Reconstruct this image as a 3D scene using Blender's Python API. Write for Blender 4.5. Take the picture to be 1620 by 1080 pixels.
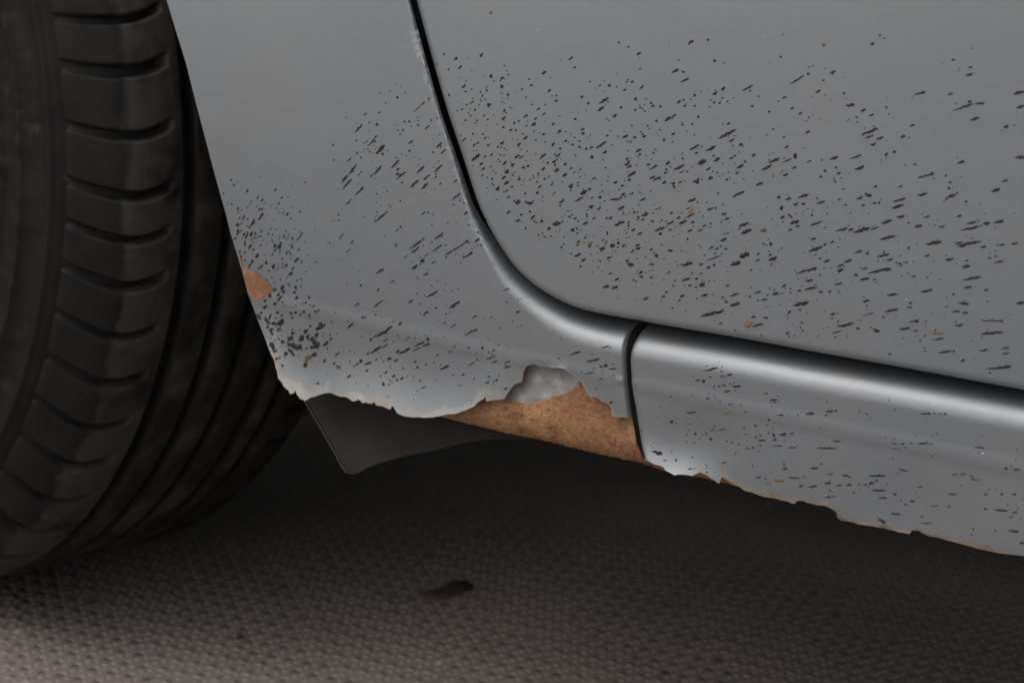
import bpy, math, random
import numpy as np
from mathutils import Vector, Matrix
from mathutils.geometry import delaunay_2d_cdt

for o in list(bpy.data.objects):
    bpy.data.objects.remove(o, do_unlink=True)
scene = bpy.context.scene
col = scene.collection
random.seed(7)
rng = np.random.default_rng(7)

# ------------------------------------------------------------------ camera
F_PX = 3600.0                                   # focal length, in pixels of a 1620 px wide frame
CAM = np.array([1.02491, -1.01235, 0.58188])
YAW, PITCH, ROLL = 0.45289, 0.2646, 0.07638
FW = np.array([-math.sin(YAW)*math.cos(PITCH), math.cos(YAW)*math.cos(PITCH), -math.sin(PITCH)])
RT0 = np.array([math.cos(YAW), math.sin(YAW), 0.0])
UP0 = np.cross(RT0, FW)
RT = RT0*math.cos(ROLL) + UP0*math.sin(ROLL)
UP = -RT0*math.sin(ROLL) + UP0*math.cos(ROLL)
cd = bpy.data.cameras.new('camera')
cd.sensor_width = 36.0
cd.lens = F_PX/1620*36.0
cd.clip_start = 0.02
cd.clip_end = 200
cd.dof.use_dof = True
cd.dof.focus_distance = 1.11
cd.dof.aperture_fstop = 11.0
cam = bpy.data.objects.new('camera', cd)
col.objects.link(cam)
cam.matrix_world = Matrix(((RT[0], UP[0], -FW[0], CAM[0]), (RT[1], UP[1], -FW[1], CAM[1]),
                           (RT[2], UP[2], -FW[2], CAM[2]), (0, 0, 0, 1)))
scene.camera = cam

# ------------------------------------------------------------------ sky, sun, exposure
SUN_AZ, SUN_EL = math.radians(205), math.radians(48)      # azimuth clockwise from +Y
world = bpy.data.worlds.new('World')
scene.world = world
world.use_nodes = True
wn = world.node_tree
bg = wn.nodes['Background']
sky = wn.nodes.new('ShaderNodeTexSky')
sky.sky_type = 'NISHITA'
sky.sun_disc = False
sky.sun_elevation = SUN_EL
sky.sun_rotation = SUN_AZ
sky.air_density = 1.0
sky.dust_density = 5.0
sky.ozone_density = 1.0
hs = wn.nodes.new('ShaderNodeHueSaturation')
hs.inputs['Saturation'].default_value = 0.5               # overcast: nearly grey
wn.links.new(sky.outputs[0], hs.inputs['Color'])
wn.links.new(hs.outputs[0], bg.inputs['Color'])
bg.inputs['Strength'].default_value = 0.09
sd = bpy.data.lights.new('sun', 'SUN')
sd.energy = 0.5
sd.angle = math.radians(95)
sd.color = (1.0, 0.97, 0.93)
sun = bpy.data.objects.new('sun', sd)
col.objects.link(sun)
tosun = Vector((math.sin(SUN_AZ)*math.cos(SUN_EL), math.cos(SUN_AZ)*math.cos(SUN_EL), math.sin(SUN_EL)))
sun.rotation_euler = (-tosun).to_track_quat('-Z', 'Y').to_euler()
scene.render.engine = 'CYCLES'
vs = scene.view_settings
vs.view_transform = 'Standard'
vs.look = 'None'
vs.exposure = 0.06
vs.gamma = 1
scene.render.resolution_x, scene.render.resolution_y = 1024, 682

# ------------------------------------------------------------------ helpers
def rays(px):
    px = np.atleast_2d(np.asarray(px, float))
    return FW + np.outer((px[:, 0]-810)/F_PX, RT) - np.outer((px[:, 1]-540)/F_PX, UP)

def on_surf(px, fn, off=0.0):
    """points of the body surface y = fn(x, z) + off seen at photo positions px"""
    d = rays(px)
    Y = np.zeros(len(d))
    for _ in range(7):
        t = (Y-CAM[1])/d[:, 1]
        P = CAM + d*t[:, None]
        Y = fn(P[:, 0], P[:, 2]) + off
    return P

def on_ground(px, z=0.0):
    d = rays(px)
    t = (z-CAM[2])/d[:, 2]
    return CAM + d*t[:, None]

def project(P):
    d = np.atleast_2d(P) - CAM
    z = d @ FW
    return np.stack([810+F_PX*(d @ RT)/z, 540-F_PX*(d @ UP)/z], -1)

def flat0(x, z):
    return np.zeros_like(x)

def mesh_obj(name, verts, faces, mat, parent=None, smooth=True):
    me = bpy.data.meshes.new(name)
    me.from_pydata([tuple(v) for v in verts], [], [tuple(f) for f in faces])
    me.update()
    if smooth:
        me.polygons.foreach_set('use_smooth', [True]*len(me.polygons))
    o = bpy.data.objects.new(name, me)
    if mat:
        me.materials.append(mat)
    col.objects.link(o)
    if parent:
        o.parent = parent
    return o

def tag(o, label=None, cat=None, group=None, kind=None):
    if label: o['label'] = label
    if cat: o['category'] = cat
    if group: o['group'] = group
    if kind: o['kind'] = kind
    return o

def densify(P, step):
    P = np.asarray(P, float)
    out = []
    for a, b in zip(P[:-1], P[1:]):
        n = max(1, int(math.ceil(np.linalg.norm(b-a)/step)))
        for i in range(n):
            out.append(a+(b-a)*i/n)
    out.append(P[-1])
    return np.array(out)

def smooth_line(P, it=2):
    P = np.asarray(P, float)
    for _ in range(it):
        Q = [P[0]]
        for a, b in zip(P[:-1], P[1:]):
            Q += [a*.75+b*.25, a*.25+b*.75]
        Q.append(P[-1])
        P = np.array(Q)
    return P

def poly_dist(x, z, L):
    """distance to polyline L (n,2) and fractional index of the nearest point"""
    x = np.atleast_1d(x); z = np.atleast_1d(z)
    A, B = L[:-1], L[1:]
    D = B-A
    L2 = (D**2).sum(1)+1e-18
    best = np.full(x.shape, 1e9); idx = np.zeros(x.shape)
    for s in range(0, len(x), 4000):
        p = np.stack([x[s:s+4000], z[s:s+4000]], -1)
        t = np.clip(((p[:, None]-A[None])*D[None]).sum(-1)/L2, 0, 1)
        q = A[None]+t[..., None]*D[None]
        d = np.sqrt(((p[:, None]-q)**2).sum(-1))
        k = d.argmin(1)
        best[s:s+4000] = d[np.arange(len(p)), k]
        idx[s:s+4000] = k+t[np.arange(len(p)), k]
    return best, idx

def inside(x, z, poly):
    c = np.zeros(x.shape, bool)
    n = len(poly)
    for i in range(n):
        x1, z1 = poly[i]; x2, z2 = poly[(i+1) % n]
        if z1 == z2: continue
        m = ((z1 > z) != (z2 > z)) & (x < (x2-x1)*(z-z1)/(z2-z1)+x1)
        c ^= m
    return c

def roll(s, w, dep):
    u = np.clip(1-s/w, 0, 1)
    return dep*(1-np.sqrt(np.clip(1-u*u, 0, 1)))

def sheet(name, outline, fn, step, mat, parent, extra=None, thick=0.0011, fine=None):
    """a sheet-metal panel: outline in (x, z), filled with a fine mesh that follows y = fn(x, z)"""
    outline = np.asarray(outline)
    lo, hi = outline.min(0), outline.max(0)
    pts = [outline]
    def grid(lo, hi, st):
        gx, gz = np.meshgrid(np.arange(lo[0], hi[0], st), np.arange(lo[1], hi[1], st))
        gx[1::2] += st*.5
        return np.stack([gx.ravel(), gz.ravel()], -1)
    closed = np.vstack([outline, outline[:1]])
    if fine:
        (flo, fhi, fst) = fine
        g = grid(np.array(flo), np.array(fhi), fst)
        c = grid(lo, hi, step)
        m = (c[:, 0] < flo[0]-fst) | (c[:, 0] > fhi[0]) | (c[:, 1] < flo[1]-fst) | (c[:, 1] > fhi[1])
        g = np.vstack([g, c[m]])
    else:
        g = grid(lo, hi, step)
    if extra is not None:
        g = np.vstack([g, extra])
    keep = inside(g[:, 0], g[:, 1], outline)
    g = g[keep]
    d, _ = poly_dist(g[:, 0], g[:, 1], closed)
    g = g[d > 0.0005]
    V = np.vstack([outline, g])
    n = len(outline)
    res = delaunay_2d_cdt([Vector(p) for p in V], [], [list(range(n))], 1, 1e-7)
    v2 = np.array([tuple(v) for v in res[0]])
    y = fn(v2[:, 0], v2[:, 1])
    verts = np.stack([v2[:, 0], y, v2[:, 1]], -1)
    faces = []
    for f in res[2]:
        a, b, c = f[0], f[1], f[2]
        ar = (v2[b, 0]-v2[a, 0])*(v2[c, 1]-v2[a, 1])-(v2[c, 0]-v2[a, 0])*(v2[b, 1]-v2[a, 1])
        if abs(ar) < 1e-12: continue
        faces.append((a, b, c) if ar > 0 else (a, c, b))      # counter-clockwise in x,z faces -y
    o = mesh_obj(name, verts, faces, mat, parent)
    if thick:
        m = o.modifiers.new('thickness', 'SOLIDIFY')
        m.thickness = thick; m.offset = -1
        e = o.modifiers.new('edges', 'EDGE_SPLIT'); e.split_angle = math.radians(50)
    return o

# ------------------------------------------------------------------ materials
def new_mat(name):
    m = bpy.data.materials.new(name)
    m.use_nodes = True
    nt = m.node_tree
    return m, nt, nt.nodes['Principled BSDF']

def N(nt, t, **kw):
    n = nt.nodes.new(t)
    for k, v in kw.items():
        if k in n.inputs: n.inputs[k].default_value = v
        else: setattr(n, k, v)
    return n

def noise(nt, scale, detail=4, rough=.55, vec=None, dist=0.0):
    n = N(nt, 'ShaderNodeTexNoise')
    n.inputs['Scale'].default_value = scale; n.inputs['Detail'].default_value = detail
    n.inputs['Roughness'].default_value = rough; n.inputs['Distortion'].default_value = dist
    nt.links.new(vec if vec else coords(nt), n.inputs['Vector'])
    return n.outputs['Fac']

def coords(nt):
    for n in nt.nodes:
        if n.bl_idname == 'ShaderNodeTexCoord': return n.outputs['Object']
    return nt.nodes.new('ShaderNodeTexCoord').outputs['Object']

def scaled(nt, s):
    n = nt.nodes.new('ShaderNodeMapping'); n.inputs['Scale'].default_value = s
    nt.links.new(coords(nt), n.inputs['Vector'])
    return n.outputs[0]

def ramp(nt, fac, stops):
    r = nt.nodes.new('ShaderNodeValToRGB')
    el = r.color_ramp.elements
    while len(el) < len(stops): el.new(0.5)
    for e, (p, c) in zip(el, stops):
        e.position = p; e.color = (c, c, c, 1) if isinstance(c, (int, float)) else (*c, 1)
    nt.links.new(fac, r.inputs[0])
    return r.outputs[0]

def mix(nt, fac, a, b):
    m = nt.nodes.new('ShaderNodeMix'); m.data_type = 'RGBA'
    for sock, v in ((m.inputs[0], fac), (m.inputs[6], a), (m.inputs[7], b)):
        if isinstance(v, (int, float)): sock.default_value = v
        elif isinstance(v, tuple): sock.default_value = (*v, 1)
        else: nt.links.new(v, sock)
    return m.outputs[2]

def math_(nt, op, a, b=None):
    m = nt.nodes.new('ShaderNodeMath'); m.operation = op
    for s, v in ((m.inputs[0], a), (m.inputs[1], b)):
        if v is None: continue
        if isinstance(v, (int, float)): s.default_value = v
        else: nt.links.new(v, s)
    return m.outputs[0]

def bump(nt, bsdf, h, strength, dist):
    b = nt.nodes.new('ShaderNodeBump')
    b.inputs['Strength'].default_value = strength; b.inputs['Distance'].default_value = dist
    nt.links.new(h, b.inputs['Height'])
    nt.links.new(b.outputs[0], bsdf.inputs['Normal'])
    return b

def make_paint():
    m, nt, b = new_mat('grey_metallic_paint')
    big = ramp(nt, noise(nt, 7, 3), [(.3, 0.0), (.7, 1.0)])
    c = mix(nt, big, (.250, .278, .306), (.273, .292, .312))
    film = ramp(nt, noise(nt, 26, 6, .65, scaled(nt, (1, 1, .55))), [(.46, 0.0), (.72, 1.0)])
    c = mix(nt, math_(nt, 'MULTIPLY', film, .16), c, (.29, .275, .25))          # dust film
    at = N(nt, 'ShaderNodeVertexColor', layer_name='edge')
    sp = N(nt, 'ShaderNodeSeparateColor'); nt.links.new(at.outputs[0], sp.inputs[0])
    ek = math_(nt, 'ADD', sp.outputs[0], math_(nt, 'MULTIPLY', math_(nt, 'SUBTRACT', noise(nt, 80, 6, .65), .5), 2.4))
    ek = ramp(nt, ek, [(.52, 0.0), (.80, 1.0)])
    stain = ramp(nt, noise(nt, 45, 5), [(.33, (.22, .13, .075)), (.41, (.33, .30, .26)), (.55, (.42, .42, .41))])
    rusty = ramp(nt, noise(nt, 60, 6, .65), [(.36, (.13, .062, .03)), (.48, (.28, .19, .10)), (.60, (.36, .31, .22))])
    stain = mix(nt, sp.outputs[1], stain, rusty)
    c = mix(nt, math_(nt, 'MULTIPLY', ek, .85), c, stain)                         # rust bleed and bare filler along torn edges
    fleck = ramp(nt, noise(nt, 1500, 1), [(.35, 0.0), (.75, 1.0)])
    c = mix(nt, math_(nt, 'MULTIPLY', fleck, .10), c, (.34, .35, .36))          # metal flake
    nt.links.new(c, b.inputs['Base Color'])
    b.inputs['Metallic'].default_value = .78
    r = ramp(nt, noise(nt, 18, 5), [(.3, .43), (.75, .50)])
    nt.links.new(r, b.inputs['Roughness'])
    b.inputs['Coat Weight'].default_value = .3
    cr = ramp(nt, noise(nt, 30, 5), [(.3, .20), (.8, .30)])
    nt.links.new(cr, b.inputs['Coat Roughness'])
    speck = ramp(nt, noise(nt, 520, 2, .5), [(.735, 0.0), (.78, 1.0)])
    c2 = mix(nt, math_(nt, 'MULTIPLY', speck, .45), c, (.46, .44, .41))        # settled dust grains
    wipe = ramp(nt, noise(nt, 60, 5, .7, scaled(nt, (.35, 1, 2.6)), .4), [(.56, 0.0), (.72, 1.0)])
    c2 = mix(nt, math_(nt, 'MULTIPLY', wipe, .13), c2, (.37, .37, .365))       # dried wipe marks
    nt.links.new(c2, b.inputs['Base Color'])
    bump(nt, b, math_(nt, 'ADD', noise(nt, 420, 2), math_(nt, 'MULTIPLY', noise(nt, 45, 2), 4.0)), .04, .001)
    return m

def make_rust(name, primer=False, red=False):
    m, nt, b = new_mat(name)
    n1 = noise(nt, 75, 8, .72); n2 = noise(nt, 650, 6, .8, scaled(nt, (.6, 1, 1.2)))
    f = math_(nt, 'ADD', math_(nt, 'MULTIPLY', n1, .42), math_(nt, 'MULTIPLY', n2, .58))
    c = ramp(nt, f, [(.36, (.08, .034, .018)), (.43, (.23, .105, .044)), (.50, (.37, .19, .085)), (.57, (.50, .30, .155)), (.66, (.38, .21, .11))])
    pit = ramp(nt, noise(nt, 190, 6, .7, None, .6), [(.34, 1.0), (.44, 0.0)])
    c = mix(nt, math_(nt, 'MULTIPLY', pit, .75), c, (.085, .036, .020))
    blot = ramp(nt, noise(nt, 34, 5, .6), [(.38, 0.0), (.66, 1.0)])
    c = mix(nt, math_(nt, 'MULTIPLY', blot, .45), c, (.22, .105, .06))
    if red: c = mix(nt, .45, c, ramp(nt, noise(nt, 55, 5, .65), [(.38, (.20, .075, .05)), (.62, (.42, .22, .13))]))
    if primer:
        at = N(nt, 'ShaderNodeVertexColor', layer_name='primer')
        k = math_(nt, 'ADD', at.outputs[0], math_(nt, 'MULTIPLY', math_(nt, 'SUBTRACT', noise(nt, 70, 6, .6, scaled(nt, (1, 1, 1.6))), .5), 1.1))
        k = ramp(nt, k, [(.42, 0.0), (.56, 1.0)])
        pc = ramp(nt, noise(nt, 110, 6, .7), [(.36, (.22, .21, .195)), (.48, (.29, .285, .275)), (.58, (.34, .335, .33)), (.66, (.48, .47, .46))])
        c = mix(nt, k, c, pc)
        rr = ramp(nt, k, [(0, .9), (1, .78)])
        nt.links.new(rr, b.inputs['Roughness'])
    else:
        b.inputs['Roughness'].default_value = .88
    nt.links.new(c, b.inputs['Base Color'])
    bump(nt, b, math_(nt, 'ADD', n2, n1), .35, .0010)
    return m

def make_rubber():
    m, nt, b = new_mat('tyre_rubber')
    at = N(nt, 'ShaderNodeVertexColor', layer_name='wear')
    k = math_(nt, 'ADD', at.outputs[0], math_(nt, 'MULTIPLY', math_(nt, 'SUBTRACT', noise(nt, 24, 6, .62), .5), 1.3))
    k = ramp(nt, k, [(.40, 0.0), (.62, 1.0)])
    dust = ramp(nt, noise(nt, 90, 6, .7), [(.3, (.036, .0325, .029)), (.65, (.062, .055, .047)), (.8, (.105, .094, .080))])
    base = ramp(nt, noise(nt, 45, 5, .6), [(.3, (.008, .0080, .0082)), (.75, (.018, .0165, .0155))])
    nt.links.new(mix(nt, k, base, dust), b.inputs['Base Color'])
    b.inputs['Specular IOR Level'].default_value = .22
    nt.links.new(ramp(nt, noise(nt, 60, 4), [(.3, .52), (.7, .78)]), b.inputs['Roughness'])
    bump(nt, b, noise(nt, 500, 4, .65), .25, .0006)
    return m

def make_plain(name, c, rough, c2=None, scale=40, bs=0, bscale=300, metallic=0):
    m, nt, b = new_mat(name)
    if c2:
        nt.links.new(mix(nt, ramp(nt, noise(nt, scale, 6, .62), [(.35, 0.0), (.68, 1.0)]), c, c2), b.inputs['Base Color'])
    else:
        b.inputs['Base Color'].default_value = (*c, 1)
    b.inputs['Roughness'].default_value = rough
    b.inputs['Metallic'].default_value = metallic
    if bs: bump(nt, b, noise(nt, bscale, 4), bs, .0008)
    return m

PAINT = make_paint()
RUST = make_rust('rust', red=True)
RUSTP = make_rust('rust_and_primer', True)
RUBBER = make_rubber()
CHIP = make_plain('chipped_dark', (.010, .0095, .011), .7, (.024, .019, .020), 400)
CHIPB = make_plain('rusty_chip', (.10, .055, .028), .8, (.17, .11, .06), 500)
TANM = make_plain('tan_spot', (.17, .13, .085), .8, (.26, .20, .13), 500)
WHITE = make_plain('bare_speck', (.55, .56, .57), .5)
PLASTIC = make_plain('liner_plastic', (.016, .0148, .0135), .6, (.034, .030, .0265), 22, .15)
PLASTIC.node_tree.nodes['Principled BSDF'].inputs['Specular IOR Level'].default_value = .2
DARKGREY = make_plain('dark_flange_gap_shade', (.035, .038, .036), .7, (.06, .062, .058), 120)  # dark flange tone; on the door edge it paints the gap's shade
DARK = make_plain('dark_underbody', (.012, .012, .012), .8, (.02, .019, .018), 30)
RIMM = make_plain('alloy', (.30, .30, .31), .4, metallic=.8)
FILLER = make_plain('pale_filler', (.42, .42, .43), .7, (.33, .30, .27), 90, .2)

# ------------------------------------------------------------------ floor
def make_floor_mat():
    m, nt, b = new_mat('worn_rubber_floor')
    n1 = noise(nt, 2.2, 6, .6); n2 = noise(nt, 28, 6, .65)
    c = ramp(nt, n1, [(.3, (.292, .250, .226)), (.7, (.37, .318, .287))])
    c = mix(nt, math_(nt, 'MULTIPLY', ramp(nt, n2, [(.5, 0.0), (.75, 1.0)]), .5), c, (.19, .165, .15))
    nt.links.new(c, b.inputs['Base Color'])
    b.inputs['Roughness'].default_value = .5
    bump(nt, b, noise(nt, 260, 4), .2, .0008)
    return m
FLOORM = make_floor_mat()
floor = mesh_obj('floor', [(-40, -40, -.0024), (40, -40, -.0024), (40, 40, -.0024), (-40, 40, -.0024)], [(0, 1, 2, 3)], FLOORM, smooth=False)
tag(floor, kind='structure')

def build_dimples():
    """dimpled top of the floor covering: one lattice cell with two pits, repeated as one mesh"""
    a = np.array([.0118, .0025]); b = np.array([.0132, -.0141]); base_ = np.array([.0027, .0057])
    K = 10
    ang = np.linspace(0, 2*math.pi, K, endpoint=False)
    th = math.radians(35); ca, sa = math.cos(th), math.sin(th)
    c0 = (a+b)*.5-base_*.5
    centres = [c0, c0+base_]
    corner = [np.zeros(2), a, a+b, b]
    ns = 5
    bound = []
    for q in range(4):
        p, r = corner[q], corner[(q+1) % 4]
        for k in range(ns): bound.append(p+(r-p)*k/ns)
    pts = [Vector(p) for p in bound]
    edges = [(k, (k+1) % len(bound)) for k in range(len(bound))]
    zs = [0.0]*len(bound)
    hole_faces = []
    rings = []
    for c in centres:
        for (ra, rb, z) in ((.0030, .0022, .0), (.0024, .0016, .0), (.0019, .0013, -.0002)):
            st = len(pts)
            for t in ang:
                lx, ly = ra*math.cos(t), rb*math.sin(t)
                pts.append(Vector((c[0]+lx*ca-ly*sa, c[1]+lx*sa+ly*ca))); zs.append(z)
            edges += [(st+k, st+(k+1) % K) for k in range(K)]
            rings.append(st)
    res = delaunay_2d_cdt(pts, edges, [], 0, 1e-9)
    v2 = [tuple(v) for v in res[0]]
    zz = [zs[o[0]] if o else 0.0 for o in res[3]]
    cell_v = [(x, y, z) for (x, y), z in zip(v2, zz)]
    cell_f = []
    for f in res[2]:
        m = np.mean([v2[q] for q in f], axis=0)
        skip = False
        for c in centres:
            d = m-c; lx, ly = d[0]*ca+d[1]*sa, -d[0]*sa+d[1]*ca
            if (lx/.0019)**2+(ly/.0013)**2 < .93: skip = True
        # outside the cell
        uv = np.linalg.solve(np.stack([a, b], 1), m)
        if skip or uv.min() < -1e-6 or uv.max() > 1+1e-6: continue
        f = list(f)
        p = [v2[q] for q in f]
        ar = (p[1][0]-p[0][0])*(p[2][1]-p[0][1])-(p[2][0]-p[0][0])*(p[1][1]-p[0][1])
        cell_f.append(tuple(f) if ar > 0 else (f[0], f[2], f[1]))
    for c in centres:                                       # pit walls and bottoms
        st = len(cell_v)
        for (ra, rb, z) in ((.0019, .0013, -.0002), (.0015, .0010, -.0011)):
            for t in ang:
                lx, ly = ra*math.cos(t), rb*math.sin(t)
                cell_v.append((c[0]+lx*ca-ly*sa, c[1]+lx*sa+ly*ca, z))
        cell_v.append((c[0], c[1], -.0012))
        for k in range(K):
            k2 = (k+1) % K
            cell_f += [(st+k, st+k2, st+K+k2), (st+k, st+K+k2, st+K+k), (st+K+k, st+K+k2, st+2*K)]
    cell_v = np.array(cell_v); cell_f = np.array(cell_f)
    org = on_ground([(27.4, 1046)])[0][:2]-c0
    I, J = np.meshgrid(np.arange(-110, 130), np.arange(-90, 90))
    O = org+I.ravel()[:, None]*a+J.ravel()[:, None]*b
    px = project(np.column_stack([O, np.zeros(len(O))]))
    m = (px[:, 0] > -110) & (px[:, 0] < 1760) & (px[:, 1] > 630) & (px[:, 1] < 1190) & (O[:, 1] > -.12) & (O[:, 1] < .95)
    O = O[m]
    V = cell_v[None]+np.column_stack([O, np.zeros(len(O))])[:, None]
    V = V.reshape(-1, 3)
    V[:, 2] += .00025*np.sin(V[:, 0]*31+V[:, 1]*17)*np.sin(V[:, 1]*23)
    Fc = (cell_f[None]+(np.arange(len(O))*len(cell_v))[:, None, None]).reshape(-1, 3)
    me = bpy.data.meshes.new('floor_dimples')
    me.vertices.add(len(V)); me.vertices.foreach_set('co', V.ravel())
    me.loops.add(Fc.size); me.loops.foreach_set('vertex_index', Fc.ravel())
    me.polygons.add(len(Fc)); me.polygons.foreach_set('loop_start', np.arange(0, Fc.size, 3)); me.polygons.foreach_set('loop_total', np.full(len(Fc), 3))
    me.update(calc_edges=True)
    me.materials.append(FLOORM)
    o = bpy.data.objects.new('floor_dimples', me); col.objects.link(o); o.parent = floor
    tag(o, kind='stuff')
build_dimples()

# ------------------------------------------------------------------ car body lines, traced on the body side
ZC = .2768
def bow(x, z):                                     # plan curve of the body side and its lean above the crease
    k = np.interp(x, [.30, .46, .80], [.54, .30, .07])
    return .085*np.clip(.85-x, 0, 1)**2 - .033 + k*np.clip(z-.29, 0, .35)**2
def base(x, z):
    k = .0030
    y = .008*k*np.logaddexp(0, (ZC-z)/k) - .00062*np.exp(-((z-ZC)/.0012)**2)
    return y + bow(x, z)
def base0(x, z):
    return bow(x, z)
DOOR_PX = [(659, 0), (681, 83), (703, 160), (709, 180), (733, 250), (755, 320), (774, 361), (793, 392), (815, 424), (841, 448),
           (867, 466), (904, 485), (941, 495), (996, 505), (1074, 519), (1148, 531), (1222, 544.5), (1296, 558.5), (1394, 575.5),
           (1468, 589), (1542, 603), (1620, 617), (1700, 632)]
DOOR_L = on_surf(DOOR_PX, base0)[:, [0, 2]]
top_dir = DOOR_L[0]-DOOR_L[2]; top_dir /= np.linalg.norm(top_dir)
DOOR_L = np.vstack([[DOOR_L[0]+top_dir*.62], [DOOR_L[0]+top_dir*.25], DOOR_L, [[1.6, DOOR_L[-1][1]]]])
DOOR_L = densify(smooth_line(DOOR_L, 2), .004)
# gap / roll sizes along that line, by photo height of the nearest point
_px = project(np.column_stack([DOOR_L[:, 0], base0(DOOR_L[:, 0], DOOR_L[:, 1]), DOOR_L[:, 1]]))
arc = np.clip(_px[:, 1]+np.clip(_px[:, 0]-1000, 0, 9e9)*0, -800, 520)
GAP = np.interp(arc, [-50, 200, 320, 400, 460, 505], [.0044, .0048, .0050, .0042, .0032, .0026])
ROLLW = np.interp(arc, [-50, 200, 320, 390, 450, 505], [.0012, .0014, .0022, .0050, .0105, .0165])
ROLLD = np.interp(arc, [-50, 200, 320, 390, 450, 505], [.0014, .0020, .0040, .0090, .0165, .0240])
tan = np.gradient(DOOR_L, axis=0); tan /= np.linalg.norm(tan, axis=1)[:, None]
nrm = np.stack([tan[:, 1], -tan[:, 0]], -1)            # towards the fender / sill
# make sure it points away from the door (down-left)
if nrm[len(nrm)//2] @ np.array([-1, -1]) < 0: nrm = -nrm
EDGE_L = DOOR_L+nrm*GAP[:, None]
FEND_R_PX = [(1008, 510), (997, 514), (990, 522), (987, 535), (987, 560), (989, 600), (992, 630), (996, 661)]
FEND_R = on_surf(FEND_R_PX, base0)[:, [0, 2]]
FEND_R_D = densify(smooth_line(FEND_R, 2), .002)
LIP_PX = [(428, 560), (452, 612), (490, 630), (540, 630), (600, 645), (660, 662), (720, 660), (770, 640), (830, 610)]
LIP = on_surf(LIP_PX, base)[:, [0, 2]]
def lip_z(x):
    return np.interp(x, LIP[:, 0], LIP[:, 1])
def skirt(x, z):                                   # fender and sill share the body line and the roll under the door
    x = np.atleast_1d(x); z = np.atleast_1d(z)
    s, i = poly_dist(x, z, EDGE_L)
    ii = np.arange(len(EDGE_L))
    return base(x, z)+roll(s, np.interp(i, ii, ROLLW), np.interp(i, ii, ROLLD))
def fender_fn(x, z):
    x = np.atleast_1d(x); z = np.atleast_1d(z)
    y = skirt(x, z)
    h = z-lip_z(x)
    fade = np.interp(x, [LIP[0, 0]-.01, LIP[0, 0]+.01, LIP[-3, 0], LIP[-1, 0]], [.4, 1, 1, 0])
    y = y-.0055*fade*np.clip(1-h/.030, 0, 1.15)**2
    y = y+.0007*fade*np.sin(x*61+1.0)*np.clip(1-h/.03, 0, 1)
    s, _ = poly_dist(x, z, FEND_R_D)
    y = y+roll(s, .0022, .0030)*np.where(z < .33, 1, 0)
    return y
SILL_L_PX = [(1011, 510), (1006, 523), (1000, 537), (996, 552), (994, 573), (996, 597), (998, 622), (1002, 640), (1005, 660), (1008, 677), (1013, 703), (1023, 729)]
SILL_L = on_surf(SILL_L_PX, base)[:, [0, 2]]
SILL_L_D = densify(smooth_line(SILL_L, 1), .002)
SB = on_surf([(1015, 728), (1045, 742), (1085, 753), (1120, 760), (1160, 770), (1700, 895)], base)[:, [0, 2]]
def sill_fn(x, z):
    x = np.atleast_1d(x); z = np.atleast_1d(z)
    y = skirt(x, z)
    s, _ = poly_dist(x, z, SILL_L_D)
    y = y+roll(s, .003, .0025)
    h = z-np.interp(x, SB[:, 0], SB[:, 1])
    fade = np.interp(x, [SB[0, 0], SB[2, 0], SB[3, 0], SB[4, 0]], [1, 1, .6, 0])
    y = y-.0042*fade*np.clip(1-h/.016, 0, 1.1)**2
    c = on_surf([(1115, 690)], base)[0]                 # shallow dents
    y = y+.0007*np.exp(-((x-c[0])/.02)**2-((z-c[2])/.008)**2)
    y = y+.0005*np.sin(x*60)*np.exp(-((z-.245)/.02)**2)
    return y
def door_fn(x, z):
    x = np.atleast_1d(x); z = np.atleast_1d(z)
    s, _ = poly_dist(x, z, DOOR_L)
    return base(x, z)-.0025+roll(s, .0035, .0035)

car = bpy.data.objects.new('car', None)
col.objects.link(car)
tag(car, 'grey metallic car with chipped paint and rusted jagged sill beside its black front tyre', 'car')

# ------------------------------------------------------------------ fender
ARCH_PX = [(263.7, 0), (294, 99), (327, 227), (343, 288), (357, 337), (365, 370), (382, 425), (390, 455), (395, 472), (410, 512), (420, 537), (428, 558)]
JAG_PX = [(433, 566), (436, 581), (438, 586), (440, 598), (445, 604), (449, 611), (453, 615), (456, 617), (459, 623), (464, 622), (467, 617.5), (470, 624), (475, 631), (479, 632), (482.5, 634), (492, 628), (497, 627.5), (503, 625), (513, 622), (522, 621), (530, 624), (537, 627),
          (547, 627.5), (553, 631), (557, 634.5), (562, 634), (566, 632), (570, 633), (573, 637), (576, 637), (579, 636), (582, 637.8), (588, 638.4), (590, 637.5), (592, 635), (593, 638), (595, 641), (603, 642), (610, 645), (617, 647.5), (619, 644), (621, 641.5), (624, 646), (626, 650), (628, 653), (638, 658),
          (653, 660), (662, 659.5), (670, 660.5), (683, 660), (700, 657), (708, 655), (720, 654.5), (738, 648), (750, 643), (754, 638), (760, 633), (764, 632), (768, 627.5), (769, 635), (780, 633), (788, 632.5), (798, 631), (802.5, 623), (810, 612), (814, 608), (818, 606.5), (826, 603.5), (827, 597),
          (827.5, 590), (832, 580), (838, 577.5), (845, 576), (852, 579), (858, 580), (866, 580.5), (873, 582), (882, 581.5), (892, 583), (897, 587), (903, 592), (911, 598), (920, 605), (923, 612), (927, 620), (933, 627.5), (939, 628), (945, 629), (949, 633), (953, 636),
          (957, 636.5), (962, 639), (965, 643), (967, 648), (966.5, 653), (967.5, 658), (977, 660.5), (985, 659.5), (996, 661)]
arch_w = on_surf(ARCH_PX, fender_fn)[:, [0, 2]]
jag_w = on_surf(JAG_PX, fender_fn)[:, [0, 2]]
fr_w = on_surf(FEND_R_PX, fender_fn)[:, [0, 2]]
s_end, i_end = poly_dist(np.array([FEND_R[0, 0]]), np.array([FEND_R[0, 1]]), EDGE_L)
k_end = int(i_end[0])
edge_part = EDGE_L[:k_end+1]
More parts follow.
